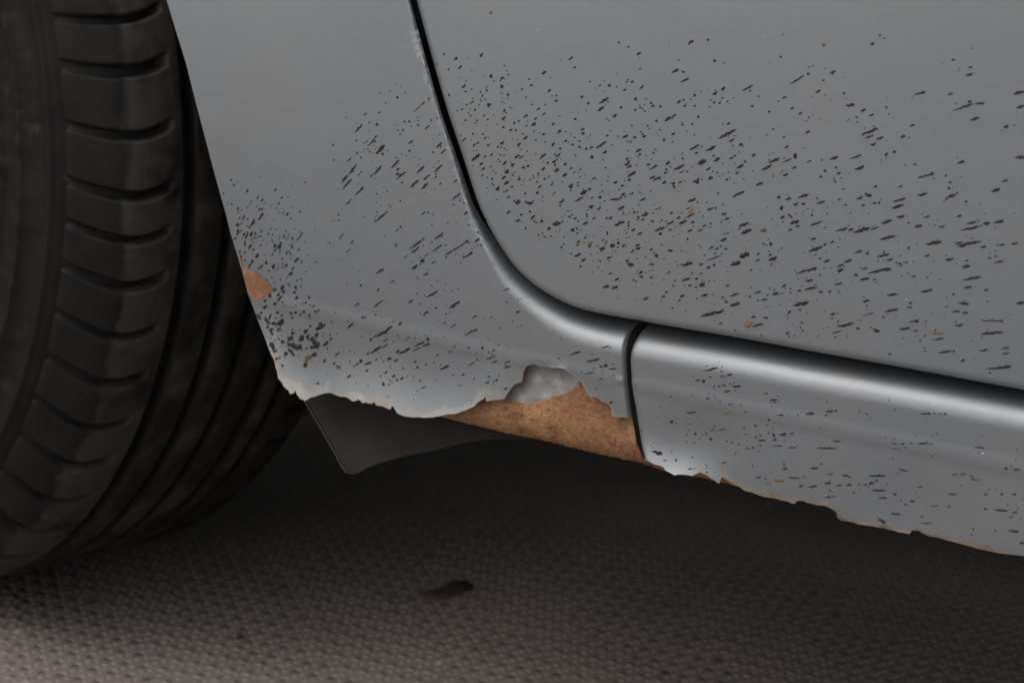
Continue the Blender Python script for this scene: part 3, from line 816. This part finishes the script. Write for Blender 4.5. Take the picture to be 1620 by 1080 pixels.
# entries: x y length width [angle] in six-times enlarged pixels from the given corner
SPECKS = [
(700, 60, 6, '15 155 24 14;125 196 42 24;370 165 50 22;165 278 54 18;55 300 22 16;460 365 40 24;567 380 34 24;625 352 18 16;200 462 60 18;562 460 40 34;218 510 20 16;275 488 18 12;423 505 22 12;377 550 28 14;622 541 32 20;62 545 36 14 90;440 640 42 34;308 683 26 18;290 578 16 14;230 635 18 14;265 620 22 12;586 688 34 20;600 712 18 14;578 765 58 20;393 738 32 12;215 782 24 16;429 776 20 14;796 738 36 20;865 820 54 30;680 808 26 18;725 790 26 14;648 875 30 24;695 877 24 16;575 848 28 18;382 914 20 18;288 910 30 14;205 968 60 12;405 953 34 14;303 1018 40 18;335 998 26 14;428 1018 22 18;563 998 46 24;525 1033 24 18;785 950 64 20;727 1012 46 22;1050 1013 44 20;1110 892 54 16;1050 818 40 18;880 768 44 14;960 724 44 12;910 674 44 14;838 450 34 12;753 488 22 14;960 332 52 22;1217 197 56 22;1252 282 40 14;1013 502 48 18;1080 596 34 20;1080 548 18 14;1323 560 34 20;1383 620 28 24;1583 452 34 22;1530 595 110 22;1503 675 76 26;1258 770 30 24;1330 870 46 20;1333 907 36 24;1563 928 26 20;1505 1015 130 22;1410 1042 46 18;1362 1053 28 22;1170 978 34 24;1300 980 28 12;1235 1012 26 18;1298 1034 30 16;1115 1050 22 24;962 918 26 16;885 970 26 10;762 912 18 14;565 612 18 12;1398 416 20 12'),
(720, 220, 6, '195 175 105 32;283 167 28 16;342 150 42 18;430 150 20 14;463 155 16 12;582 168 60 20;628 172 60 12;836 158 70 24;975 155 52 18;1297 168 34 34;1420 125 52 22;248 234 44 20;268 280 36 18;468 228 60 20;543 247 44 26;410 195 20 14;425 214 16 12;690 256 36 20;648 272 32 24;878 227 26 18;940 215 40 26;948 245 24 20;1042 238 40 22;1100 280 36 14;836 283 44 20;965 297 54 26;1040 340 54 24;488 306 50 36;460 368 56 24;485 417 66 26;545 342 20 18;608 382 26 24;790 330 22 20;743 366 18 14;848 377 30 16;887 355 22 16;350 377 32 16;350 420 18 16;258 345 30 14;305 365 16 14;775 407 20 14;803 452 54 16;917 431 30 16;1100 443 46 28;1165 413 24 14;1185 360 18 12;1318 374 40 16;403 470 44 38;540 453 22 18;490 490 50 14;462 503 20 12;515 550 22 14;665 520 28 18;780 511 36 22;830 547 16 12;596 602 58 40;557 588 22 14;708 605 66 34 0;1220 505 72 36;1272 475 30 24;1375 550 36 28;1395 495 24 12;1298 558 32 14;1175 572 100 18;1008 596 60 20;997 632 26 14;1520 572 100 18 5;1595 522 44 22;1523 413 40 18;1585 443 30 18;1293 642 54 28;1362 660 44 18;1575 655 74 22;508 694 46 22;630 717 32 22;708 687 26 18;598 772 42 24;735 743 60 24;750 780 24 16;820 780 36 28;1085 738 28 22;1110 718 20 14;1138 752 40 18;1167 778 22 16;1248 717 30 14;1316 752 40 16;1238 800 60 22;1437 748 22 20;1472 750 38 22;1558 800 104 28;960 800 80 40 10;890 848 42 26;1015 785 40 14;667 847 24 16;1115 865 40 34;1156 852 22 16;1157 894 28 12;790 910 20 16;855 930 16 14;908 921 18 14;1233 937 32 14;1170 974 34 20;1272 1027 18 16;1405 961 34 14;1440 893 40 14 95;1008 1029 34 16;1028 995 18 12;1395 1040 54 26;1495 1012 52 34;1548 987 28 26;1600 1010 36 18'),
(950, 60, 6, '173 47 20 18;363 152 50 24;855 42 68 26;1020 20 26 24;1083 218 32 26;708 313 84 24;787 323 26 24;800 402 90 20;300 416 30 20;390 470 56 20;230 496 36 20;85 452 34 22;332 580 36 28;195 662 30 24;480 618 28 18;495 646 34 20;570 655 28 18;742 607 48 20;788 590 30 18;892 545 32 22;1085 527 52 26;1162 485 60 26 45;1395 478 120 20;800 648 32 18;895 648 24 18;1078 613 30 16;1130 618 28 20;1158 570 22 16;1440 650 26 22;133 740 56 22;638 770 70 30;695 738 60 16;530 788 28 18;778 825 30 20;927 748 24 22;870 818 24 16;1215 815 44 18;1200 915 200 28;1245 975 64 18;1330 1015 40 22;235 938 66 22;323 942 38 20;415 935 40 24;395 912 18 18;256 980 18 16;690 912 46 20;603 970 28 20;375 660 28 14;330 686 26 14;890 1040 110 22;1045 1050 110 28;355 1070 60 20'),
(950, 220, 6, '40 125 50 20;360 108 62 20;373 148 34 18;505 130 20 16;253 188 34 20;265 212 30 16;250 240 60 20;272 262 60 22;455 243 36 18;500 270 104 14;638 228 50 34;625 287 30 18;615 322 36 18;742 270 124 24;783 186 22 20;965 220 90 44;1070 160 32 16;1105 195 70 30;1240 180 50 16;1275 160 26 18;1330 52 36 22;1453 150 44 24;1373 213 28 22;1325 262 76 24;1297 323 42 18;1575 270 120 26;1022 283 56 18;910 133 44 16;765 316 40 14;823 310 22 16;295 333 96 28;273 387 38 24;140 413 36 20;210 446 36 14;490 365 66 24;535 376 90 24;605 412 50 24;692 420 36 24;700 458 26 22;752 410 44 16;905 400 70 28;920 415 28 22;1043 370 52 32;1200 386 26 24;1510 427 84 24;1308 522 130 26;215 522 40 20;130 572 90 18 5;190 557 40 16;292 520 50 16;376 508 20 16;400 575 66 18;866 582 90 26;922 602 22 18;862 668 36 28;828 660 50 10;195 655 74 20;318 693 24 22;422 718 74 26;360 745 24 24;560 657 24 18;528 664 30 8;673 703 32 20;740 746 46 18;850 728 104 18;1035 665 54 24;1095 656 26 16;1163 623 20 14;1172 710 52 24;1200 758 50 20;95 748 40 22;55 750 18 18;180 800 104 28;265 784 28 14;310 860 46 24;265 850 16 12;370 898 64 22;660 795 84 20;780 790 90 26;877 792 38 24;495 785 26 16;580 775 26 12;560 855 110 24;568 898 34 30;660 860 40 14;848 870 54 18;985 822 50 20;1042 800 24 16;1360 812 110 26;1380 880 104 40;1165 955 70 26;1210 890 20 14;1175 900 24 12;62 893 40 12 95;400 765 38 16;825 950 24 16 90'),
(900, 360, 6, '318 198 56 24;412 170 56 30;468 147 30 24;518 170 40 18;650 165 46 22;655 197 56 26;605 215 20 16;575 92 26 10;545 98 14 12;780 210 40 20;960 218 56 24 -10;828 262 34 34;375 287 40 22;83 262 76 24;140 307 52 22;113 373 20 18;277 378 18 12;295 315 24 14;553 313 36 22;585 350 70 38 -15;785 348 64 16 0;680 427 50 20;688 465 36 26;782 470 32 18;610 498 30 14;790 405 20 12;946 425 40 14;390 436 34 16;455 490 54 20;350 562 74 26;437 567 62 28;730 675 62 22;925 614 36 16;895 655 46 16;880 698 18 12;1075 648 50 22;1050 690 26 14;982 763 20 18;990 550 22 18;1125 345 110 34;1250 350 32 22;1325 380 40 24;1377 360 26 24;1370 290 150 12;1255 437 30 18;1168 432 18 22;1110 492 92 20;1212 484 36 22;1263 540 60 46;1148 548 36 18;1205 566 30 14;1330 507 20 14;1285 643 70 24;1360 815 240 32 13;1575 730 110 30;1437 908 44 16;1495 705 32 18;1460 660 32 16;1570 640 100 18;1505 550 44 16;1580 340 110 40;1465 115 60 26;1405 200 36 18;1350 192 60 16;1440 176 24 14;1490 202 40 14;1125 112 26 16 90'),
(1150, 360, 6, '165 260 100 46;295 252 40 16;290 310 50 20;410 258 32 18;435 296 90 32;420 347 18 18;230 402 28 16;415 155 40 28 90;348 155 24 22;375 168 20 16;600 20 40 16;515 198 22 14;820 110 60 20;840 207 150 32;930 160 40 18;997 137 46 18;1090 18 120 24;1175 20 60 24;1280 25 170 40;1400 8 90 16;1525 97 160 28;1245 230 90 18;1330 248 40 16;1485 262 130 24;885 290 34 20;945 318 70 22;1150 317 84 22;1075 360 70 22;1075 408 60 34;750 410 210 22;835 390 40 30;780 503 80 24;790 578 120 26;690 600 40 20;460 628 60 28;520 626 60 8;605 617 18 14;540 555 60 16 40;290 615 70 18;218 655 22 18;350 685 70 18;385 642 26 14;700 725 160 36;890 610 54 20 -15;975 608 30 18;1060 535 80 20;1305 388 60 22;1440 410 230 22;1530 400 60 32;1225 452 40 30 -30;1305 488 110 24;1400 494 40 14;1565 637 100 24;1320 695 76 20;1300 660 18 12;1327 747 16 14;1560 785 140 24;1340 822 130 10;1483 848 24 20;1000 822 50 20;995 858 30 10;1125 922 170 26;1240 955 50 18 -10;1415 975 70 30 -20;1040 990 100 14;593 800 40 20;690 780 36 12;715 904 20 18;715 980 26 16;700 950 24 12 -70;575 1005 36 22;588 1032 20 16;328 1020 20 14;250 848 50 20;365 855 54 18 -10;290 925 110 24;1545 305 70 18;1490 230 30 14 80;870 1032 18 12;1030 1038 24 14;1055 890 22 16'),
(1180, 220, 6, '265 205 120 26;470 160 56 36 70;390 205 100 14;385 75 40 22;833 180 90 28;1045 170 120 20;1078 275 100 30;1210 50 44 24;1333 142 36 22;1410 122 36 26;600 213 54 14;455 272 62 16;375 340 64 24;750 300 28 22;710 358 26 22 80;857 272 24 24;880 325 50 18;905 370 20 16;310 550 44 24;400 565 60 26;545 540 120 24;340 655 44 34 85;470 617 56 24;545 617 40 22;710 600 84 24;675 562 24 16 80;883 575 26 18;950 625 24 20;347 745 50 22;418 728 64 20 -35;463 790 96 32;490 828 50 18;420 862 44 14;665 800 130 20;627 720 28 24;1075 560 70 20;1160 530 76 32 -20;1230 450 40 20;1115 630 40 24;1220 608 30 22;1265 605 26 22;1460 578 130 22;1440 640 130 28;1470 735 80 28;1335 785 110 30;925 475 20 18;995 703 20 12;1465 450 50 14;770 710 24 10'),
(1350, 200, 6, '155 48 180 26 20;150 98 100 20;250 112 80 24;470 98 56 22;185 172 44 24;585 360 36 18;685 470 170 20;745 450 36 34;655 645 100 26;1020 342 80 22;930 658 90 30 20;985 635 30 16;885 690 34 20;907 585 32 24;877 468 28 20 80;920 530 36 20;1070 712 32 22;1352 605 90 32;1435 520 50 20;1590 295 120 28 3;1450 8 50 22;695 858 60 18;618 945 76 32;838 952 76 14;1005 850 50 22;1118 915 100 24;1110 968 180 24;1265 922 64 32;1380 905 110 30;525 917 30 16'),
(1350, 360, 6, '760 145 160 32 10;525 193 26 24;1100 150 240 26 12;1040 175 70 26;1000 145 80 22;1232 183 64 24;1408 163 60 20;1530 153 76 22;700 265 60 18;910 303 80 24;1070 370 80 30;1075 312 40 16;435 343 50 20;505 330 30 16;570 328 16 12;1350 273 40 14;1293 287 32 18;1380 325 110 20;1125 483 180 24 10;1085 567 80 22;1258 594 50 20;950 632 28 18;695 600 120 24;530 758 60 18;540 718 40 16;1045 720 110 26 -8;1585 717 80 30;975 795 90 18;1060 808 60 24;570 463 50 14;460 464 24 10;700 470 20 16;575 887 110 18;605 885 40 24;690 886 28 14;485 960 110 24;590 978 50 16;1000 925 90 20;970 890 20 16;1320 885 200 14 0;1400 890 60 18 -10;1320 1000 230 26 4;1260 1005 80 26;810 1057 96 20;780 970 18 14;885 750 40 10'),
(1320, 480, 5.4, '945 413 120 20;1020 408 24 16;470 430 34 12;733 320 20 16;775 408 18 14;1100 485 34 20;1275 400 80 18;1460 380 80 16;1460 425 70 14;1400 550 230 22 6;1470 540 90 26;1330 595 26 16'),
(1200, 40, 6, '365 520 170 18 32;470 463 28 22;705 447 70 22;565 630 60 22;245 687 50 20;320 788 44 18;398 836 40 18;100 823 30 20;870 762 90 26 10;890 757 36 34;990 810 54 22;1070 855 54 18;930 875 24 20;812 648 30 20;465 1013 60 22;475 877 20 18;1082 178 40 30;1152 97 30 16;210 300 24 18;615 522 26 16;1213 780 24 22;1530 645 110 20;1562 636 44 34;240 1062 24 18;140 985 20 16;1460 952 54 22'),
(1350, 60, 6, '1100 350 76 26;922 533 50 24;1040 660 210 22 18;1105 608 40 26;1200 622 100 20 5;1150 768 100 26;1450 843 50 24;1570 520 110 28;1585 655 90 26;950 213 32 24;1110 280 44 16'),
(340, 280, 6, '178 75 22 20;305 133 46 16 65;572 122 40 16;633 195 26 14;607 252 26 14;445 220 44 14 55;410 175 16 10;218 298 36 18 70;422 306 36 14;447 306 38 14;435 378 90 20 55;358 432 84 26 60;234 390 30 12 80;270 390 44 16 75;310 400 24 12 -70;213 455 34 28;252 440 30 10 75;215 525 64 26 80;275 545 40 24;300 560 70 16 65;342 540 60 22 60;383 535 26 20;440 515 24 18;505 540 26 14;545 548 20 12;282 630 60 16 90;330 658 66 20 60;372 575 24 16;365 690 30 18;432 645 20 16;570 650 40 20 80;610 658 50 36;625 625 22 20;615 710 60 8 95;565 700 24 18;548 738 22 16;655 565 36 14;615 568 16 12;732 580 24 20;678 588 16 12;800 570 110 10 50;732 662 30 18;712 648 20 10 -40;678 720 50 10 80;712 720 18 16;790 692 18 14;400 748 50 38;355 797 36 26;232 710 34 14;282 715 26 14;283 790 26 16;330 840 70 14 60;310 825 16 10;484 813 34 20;553 845 48 28;425 860 60 18 50;678 838 36 22;650 855 18 14;772 788 60 24;820 805 20 14;740 868 40 14;515 890 26 14;725 915 48 22;705 920 22 20;620 970 16 14;820 970 20 14;492 978 14 14;705 1015 18 16;765 1045 34 22 90;815 1042 16 14;808 330 24 18;685 355 40 14;720 398 18 12;583 298 16 12;605 340 14 12;527 272 26 10 0;80 157 18 12;155 255 18 16;190 585 40 16 30;1370 135 110 16 45;1265 240 80 8;1235 20 90 10 50;1250 75 140 12 48;1560 390 150 12 42;1200 560 70 8;1300 618 48 14;1265 703 60 8;1560 895 90 14 35;1385 1028 18 16;1538 160 16 12;1410 378 16 12;1172 360 18 16'),
(340, 440, 6, '640 90 56 34;565 110 44 30;600 155 50 22;653 130 34 28;520 165 46 26;612 195 70 16;480 215 34 22;565 243 32 24;755 135 36 24;775 185 34 18;893 185 24 20;475 270 44 24;437 330 26 16;415 365 60 20 -60;485 395 30 22;520 370 60 16 70;595 327 28 20;635 355 26 16;625 420 70 36 50;610 432 90 24 10;555 428 36 24;505 420 36 24 -60;498 460 26 20;535 490 40 28;540 525 34 18 -60;605 485 56 18;765 325 30 20;720 335 22 20;733 375 20 16;810 348 22 16;845 322 30 20;895 352 36 16 70;955 318 30 20;1000 430 36 26;1020 460 70 20 40;975 475 50 26;905 455 26 18;865 505 46 26;738 520 32 26;715 568 50 36;822 570 60 36 60;880 555 36 26;965 540 44 30;940 595 80 40 -50;970 640 60 40;1045 620 64 20;1100 577 26 20;640 603 34 26;740 640 110 40 -30;795 655 60 40 60;725 700 90 24 -50;670 718 44 28;545 640 70 36 -65;570 690 40 24;585 765 28 18;640 830 24 18;855 820 50 30 60;890 750 70 28 20;945 725 44 30;920 660 30 24;605 575 18 16;1040 785 30 20;1130 808 28 18;1175 848 46 18;1160 720 70 14;1270 935 56 18;1285 450 90 20;1350 250 60 14;1545 243 110 14;1400 370 26 16;1525 347 16 14;830 240 16 12;1140 330 14 12;975 995 24 18'),
(520, 120, 6, '40 657 22 18;650 207 28 18;580 145 14 12;723 160 14 14;945 65 20 14;950 217 20 16;345 365 40 10;458 463 32 26;280 503 110 16 50;310 465 16 16;718 434 20 18;765 435 26 18;850 468 28 14;972 423 18 16;935 490 66 14;655 518 18 16;703 517 26 12;445 578 36 14;405 630 100 12 48;362 622 18 14;435 625 30 14;390 722 18 14;268 732 24 14;490 700 120 36 48;512 742 26 24;305 775 18 14;195 795 60 12;780 627 54 18;765 712 30 14;1048 657 76 22;1088 720 74 14;988 725 22 18;225 890 130 18 52;150 970 90 10 48;462 898 130 18 45;400 952 34 14;308 912 20 16;287 938 18 16;630 838 120 16 45;655 887 36 18;680 950 120 14 40;720 918 20 18;648 930 36 14;868 893 108 20 44;1033 885 100 18 42;1018 935 14 14;925 965 76 14;815 1025 110 22 42;795 1045 40 26;910 1045 90 24 42;1060 1025 34 14;1200 1000 64 12;175 1020 110 12 48;315 1065 36 22'),
(500, 300, 6, '310 115 80 8 40;610 265 160 12 40;668 210 20 16;577 42 14 12;673 14 16 14;800 105 20 14;1015 225 56 10;1063 215 20 18;1107 237 16 12;1330 65 110 18 36;1365 102 22 14;1405 127 22 12;1420 223 52 22;1250 315 20 10;803 355 22 16;770 385 50 6;955 515 150 20 36;1018 467 20 16;890 553 20 14;965 555 34 22;930 580 76 16 35;850 640 50 8;1165 440 110 18 36;1143 560 110 14 36;1183 530 22 18;1045 622 60 8;1010 675 46 36;935 735 70 26 36;985 708 18 14;1360 540 180 14 32;1432 490 32 28;1260 600 80 16 34;1310 567 18 16;1115 690 60 8;1530 477 66 24;1565 527 22 18;1440 622 110 16 32;1470 602 34 30;1372 698 16 14;1540 405 24 16;1040 803 56 18;755 522 28 16;610 775 60 14;633 762 16 14;733 867 20 14;712 880 36 8;423 910 18 16;595 945 16 14;958 985 16 16;1100 990 130 16 30;1127 983 24 20;1097 915 14 12;895 1060 56 16;625 1055 20 16;1295 963 14 12'),
(560, 440, 6, '60 70 18 16;945 260 110 26 35;988 230 34 28;680 330 54 18;695 322 24 20;620 248 18 12;290 505 190 30 36;437 433 46 24;205 548 70 12;160 580 26 20;295 590 64 14;205 680 130 26 32;130 715 28 20;290 645 90 12;375 603 18 12;415 547 16 12;65 785 40 36;130 810 76 22 15;30 815 34 20;212 770 32 14;335 765 50 26;400 780 50 18;280 790 16 14;480 690 130 24 26;620 625 120 22 26;700 578 34 34;590 675 90 12 24;685 632 90 16 24;415 695 54 22;580 790 30 18;600 847 40 16;683 817 22 18;510 570 70 8;860 847 100 22 20;1100 515 120 14 28;1148 493 26 22;1145 365 56 12;940 452 70 10;860 423 50 8;1305 373 16 14;1445 107 80 10 20;1450 230 18 14;1555 320 40 18;1380 478 20 14;1217 660 28 22;1088 660 24 16;898 697 18 16;950 650 36 12;1160 715 18 14;1325 687 40 16;1370 630 24 12;1300 752 110 14 22;1330 795 66 14;1460 795 66 14;1455 843 70 16;1110 815 76 12;1035 915 36 14;1280 932 36 12;1265 990 46 16;1355 968 28 22;1440 1045 36 16;300 893 44 18;375 928 36 20;455 950 44 22;405 965 24 20;340 967 16 16;278 1005 40 26 90;625 972 26 14;660 1035 60 10;120 875 36 16;1005 1015 36 10 -25;788 730 36 10'),
(1060, 540, 6, '385 265 150 20 13;493 243 18 14;563 318 60 18 8;490 332 44 12 8;318 372 34 28;260 370 56 12;628 427 90 20 4;505 415 30 14;465 425 28 14;568 405 30 10;540 472 60 18;620 463 20 14;358 542 36 18;475 577 18 14;567 598 40 14 -20;985 555 74 18 0;915 493 32 12;1053 700 58 18 0;1213 698 18 14;1335 683 70 24 0;1295 690 24 8;1515 662 80 20 0;1575 658 30 14;1478 700 28 12;938 742 34 18 -40;812 798 36 16 -10;200 675 100 14 3;240 880 34 18;388 928 38 22 -15;160 885 16 12;397 838 54 10;490 836 60 8;588 957 20 12 -20;655 975 18 14;720 880 24 12;788 1005 34 16;735 1015 24 14 -45;870 938 80 14 0;993 935 40 16;1070 880 80 20 10;1155 877 50 16;980 885 44 18 -50;1020 990 110 10 0;1160 1008 80 12 0;1490 1012 210 16 0;1580 945 80 14 0;1490 582 16 14;1428 823 16 12;15 762 34 24;5 520 20 16'),
(1330, 600, 6, '245 327 30 12;517 290 18 12;790 325 80 16 0;837 325 40 22 0;940 325 50 10 0;990 326 32 18 0;428 553 20 12;585 610 50 18 0;670 606 36 12;780 607 110 22 3;860 610 50 10 0;520 610 60 8 0;520 655 70 8;612 645 30 12;1300 645 80 14 -2;1345 648 26 18 0;867 722 18 14;590 860 100 12 -12;350 915 170 18 0;45 913 70 16 -12;290 985 50 30 30;232 998 50 14 0;340 960 26 18;80 998 50 14;360 1053 150 16 0;1565 845 36 16 -15'),
(1350, 700, 6, '275 525 90 14 0;395 488 36 16;560 552 54 16 0;940 487 80 14 0;780 597 60 8;400 675 100 20 -8;270 740 90 26 -35;1255 487 50 14;1408 488 30 18;1525 488 50 14;1255 630 36 16;1400 640 140 20 -5;1535 660 60 14;1500 705 40 12;1520 840 110 22 -5;1595 950 50 20;1138 820 26 14;650 698 22 14;690 762 120 10 0;630 420 50 10;1450 243 36 14;1550 255 80 18 -5'),
(980, 660, 6, '355 335 110 36 -15;325 290 14 10;430 405 40 12 0;535 402 30 14;668 487 40 16 0;710 485 16 12;830 520 20 16;210 120 16 12;990 428 60 10;1265 460 20 14;1575 488 40 14;1315 570 66 12 5'),
(1200, 720, 6, '530 122 80 18 3;598 82 24 14;255 125 40 14 -10;335 212 130 14 -6;400 290 50 18;515 296 90 18;655 262 70 22;762 284 60 14;858 282 50 16;680 333 20 18;660 395 70 12;905 350 26 10'),
(900, 480, 6, '60 470 120 18 18;230 540 140 18 15;350 590 40 30 0;305 600 30 16;235 617 20 16;415 573 30 10;410 620 80 12 10;195 660 100 12 8;300 718 50 10;400 937 44 18;345 412 100 12 15'),
]
BROWN = [(669, 163.6, 8, 3, 46), (661, 171, 12, 1.3, 46), (1207.5, 365, 11, 6, 10), (1313, 750, 10, 3, 0), (1510, 750.5, 10, 3.2, 3), (1523, 749.5, 12, 4, -5), (1537, 753, 6, 3, -10), (1542, 758, 15, 4, -3), (1500.8, 800.5, 5, 4, 0),
         (1233, 760, 18, 3.6, -3), (1215, 764.5, 12, 1.5, 0), (1303, 71, 5, 4, 0), (913, 387, 6, 4, 20), (933, 386, 9.5, 6, 25), (1107.5, 364.7, 8, 4.5, 10), (488, 566, 14, 6, 40), (876, 306, 8, 2, 30)]
TANS = [(1183.5, 511, 14, 12, 0), (776, 20, 6, 4, 60), (482, 288, 5, 3, 50), (526.5, 349.5, 7, 3, 20), (1484, 527, 24, 4, 0), (1093, 333, 10, 8, 40), (1150, 652, 18, 4, 20), (1223, 278, 6, 4, 90), (1360, 506, 6, 3, 0)]
WHITES = [(q[0], q[1], q[2]*.62, q[3]*.62, q[4]) for q in [(684.8, 532, 3.2, 3.0, 90), (662, 553, 2, 1.5, 0), (1274, 734.5, 3.4, 3.2, 0), (1306, 783, 3.4, 3.2, 0), (498, 373.5, 3.4, 3, 0), (1019, 634, 2.5, 6, 0), (1041, 670, 3, 3, 0), (703, 146, 3, 3, 0), (852, 48, 4, 4, 40), (1555, 717, 9, 4, 20), (1434, 474, 6, 5, 0)]]

def blob_px(x, y, L, Wd, ang):
    """ragged outline of one chip, in photo pixels; its tail points down-left"""
    Wd = Wd*1.08; L = L*1.04
    if x < 525 and y > 470: Wd *= 1.25; L *= 1.18
    n = 5 if L < 4 else (7 if L < 12 else 11)
    t = np.linspace(-1, 1, n)
    el = L/max(Wd, .1)
    prof = (1-np.abs(t)**2.2)**.62
    if el > 2.2:
        prof *= np.interp(t, [-1, -.2, 1], [.55, .95, 1.1])
    jit = lambda: prof*rng.uniform(.55, 1.2, n)
    up, dn = jit()*Wd/2, jit()*Wd/2
    mid = rng.normal(0, .10, n)*Wd
    X = np.r_[t*L/2, t[::-1][1:-1]*L/2]
    Yv = np.r_[up+mid, (-dn+mid)[::-1][1:-1]]
    a = math.radians(ang)
    return np.stack([x+X*math.cos(a)+Yv*math.sin(a), y-X*math.sin(a)+Yv*math.cos(a)], -1)

all_specks = []
for ox, oy, sc, txt in SPECKS:
    for e in txt.split(';'):
        v = [float(q) for q in e.split()]
        x, y = ox+v[0]/sc, oy+v[1]/sc
        ang = v[4] if len(v) > 4 else flow_angle(x, y)
        all_specks.append((x, y, v[2]/sc, v[3]/sc, ang))
arr = np.array(all_specks)
tiny = []
for _ in range(1500):
    s_ = arr[rng.integers(len(arr))]
    x, y = s_[0]+rng.normal(0, 16), s_[1]+rng.normal(0, 13)
    L = rng.uniform(1.0, 2.6)
    tiny.append((x, y, L*rng.uniform(1, 1.9), L*.8, flow_angle(x, y)+rng.normal(0, 10)))

door_px = project(np.column_stack([DOOR_L[:, 0], base0(DOOR_L[:, 0], DOOR_L[:, 1]), DOOR_L[:, 1]]))
def panel_of(x, y):
    if x < 1700 and inside(np.array([x]), np.array([y]), np.vstack([door_px, [[5000, -3000]]]))[0]:
        return 'door'
    return 'fender' if x < 988+(y-520)*.03 else 'sill'
PANEL = {'door': (door, door_fn), 'fender': (fender, fender_fn), 'sill': (sill, sill_fn)}
jag_poly = np.vstack([ARCH_PX, JAG_PX, [(990, 600), (984, 560), (990, 500), (900, 300), (640, -60), (250, -60)]])
sill_poly = np.vstack([SILL_L_PX, SILL_B_PX, [(1700, 600), (1010, 480)]])
def clear(x, y, L, pn):
    """keep chips on the sheet and off the gaps"""
    X, Y_ = np.array([x]), np.array([y])
    dd = poly_dist(X, Y_, door_px)[0][0]
    if dd < max(3, L*.25): return False
    if pn == 'fender':
        q = np.vstack([ARCH_PX, JAG_PX])
        if not inside(X, Y_, jag_poly)[0] or poly_dist(X, Y_, q)[0][0] < max(2.0, L*.3): return False
        if y < 330 and dd < 15: return False
    if pn == 'sill':
        q = np.vstack([SILL_L_PX, SILL_B_PX])
        if not inside(X, Y_, sill_poly)[0] or poly_dist(X, Y_, q)[0][0] < max(2.0, L*.3): return False
    return True

def cached(fn):
    x0, z0, st = .26, .19, .002
    nx, nz = 340, 170
    gx, gz = np.meshgrid(x0+np.arange(nx)*st, z0+np.arange(nz)*st)
    G = fn(gx.ravel(), gz.ravel()).reshape(nz, nx)
    def f(x, z):
        u = np.clip((x-x0)/st, 0, nx-1.001); v = np.clip((z-z0)/st, 0, nz-1.001)
        i = u.astype(int); j = v.astype(int); u = u-i; v = v-j
        return (G[j, i]*(1-u)+G[j, i+1]*u)*(1-v)+(G[j+1, i]*(1-u)+G[j+1, i+1]*u)*v
    return f
PANEL = {k: (o_, cached(f_)) for k, (o_, f_) in PANEL.items()}
def chip_mesh(px, fn, off=-.00017, h=.00022):
    c = px.mean(0)
    P0 = on_surf(px, fn, -.00009)
    P1 = on_surf(c+(px-c)*.72, fn, off-h*.5)
    Pc = on_surf([c], fn, off-h*.6)
    n = len(px)
    V = np.vstack([P0, P1, Pc])
    Fc = []
    for i in range(n):
        j = (i+1) % n
        Fc.append((i, j, j+n, i+n)); Fc.append((i+n, j+n, 2*n))
    return V, Fc

order = sorted(all_specks, key=lambda s: -s[2]*s[3])
rest = {k: ([], []) for k in PANEL}
made = 0
for s_ in order+tiny:
    pn = panel_of(s_[0], s_[1])
    if not clear(s_[0], s_[1], s_[2], pn): continue
    par, fn = PANEL[pn]
    V, Fc = chip_mesh(blob_px(*s_), fn)
    if made < 280:
        mesh_obj('paint_chip', V, Fc, CHIP, par); made += 1
    else:
        v, f = rest[pn]; n = sum(len(q) for q in v)
        v.append(V); f += [tuple(i+n for i in q) for q in Fc]
for pn, (v, f) in rest.items():
    if v:
        tag(mesh_obj('small_paint_chips', np.vstack(v), f, CHIP, PANEL[pn][0]), kind='stuff')
for lst, mt, nm in ((BROWN, CHIPB, 'rusty_chip'), (TANS, TANM, 'tan_spot'), (WHITES, WHITE, 'bare_spot')):
    for s_ in lst:
        pn = panel_of(s_[0], s_[1]); par, fn = PANEL[pn]
        V, Fc = chip_mesh(blob_px(*s_), fn, -.00022)
        mesh_obj(nm, V, Fc, mt, par)

# ------------------------------------------------------------------ leaf and crumb on the floor
def leaf():
    px = [(657, 936), (672, 930), (690, 926), (706, 921), (716, 913), (735, 914), (749, 920), (747, 928), (733, 932), (722, 936), (704, 942), (680, 943)]
    P = on_ground(px, .003)
    c = P.mean(0)
    Pi = c+(P-c)*.5
    n = len(P)
    P[:, 2] = .0006+.0003*np.abs(np.sin(np.arange(n)*1.7)); Pi[:, 2] = .0011
    V = np.vstack([P, Pi, [[c[0], c[1], .0010]]])
    Fc = []
    for i in range(n):
        j = (i+1) % n
        Fc += [(i, j, n+j, n+i), (n+i, n+j, 2*n)]
    o = mesh_obj('dead_leaf', V, Fc, make_plain('brown_leaf', (.115, .070, .056), .9, (.085, .060, .048), 120))
    m = o.modifiers.new('thickness', 'SOLIDIFY'); m.thickness = .0004
    tag(o, 'dark reddish brown dead leaf lying flat on the floor under the car', 'leaf')
leaf()
def crumb():
    c = on_ground([(379, 1006)], .0015)[0]
    V, Fc = [], []
    for i in range(5):
        for k in range(7):
            a, b = 2*math.pi*k/7, math.pi*i/4
            r = .0022*random.uniform(.75, 1.2)
            V.append((c[0]+r*math.sin(b)*math.cos(a), c[1]+1.6*r*math.sin(b)*math.sin(a), c[2]+.9*r*math.cos(b)))
    for i in range(4):
        for k in range(7):
            Fc.append((i*7+k, i*7+(k+1) % 7, (i+1)*7+(k+1) % 7, (i+1)*7+k))
    o = mesh_obj('crumb', V, Fc, make_plain('crumb_brown', (.07, .04, .025), .9, (.10, .06, .04), 900))
    tag(o, 'tiny brown crumb of dirt on the floor beside the tyre', 'crumb')
crumb()
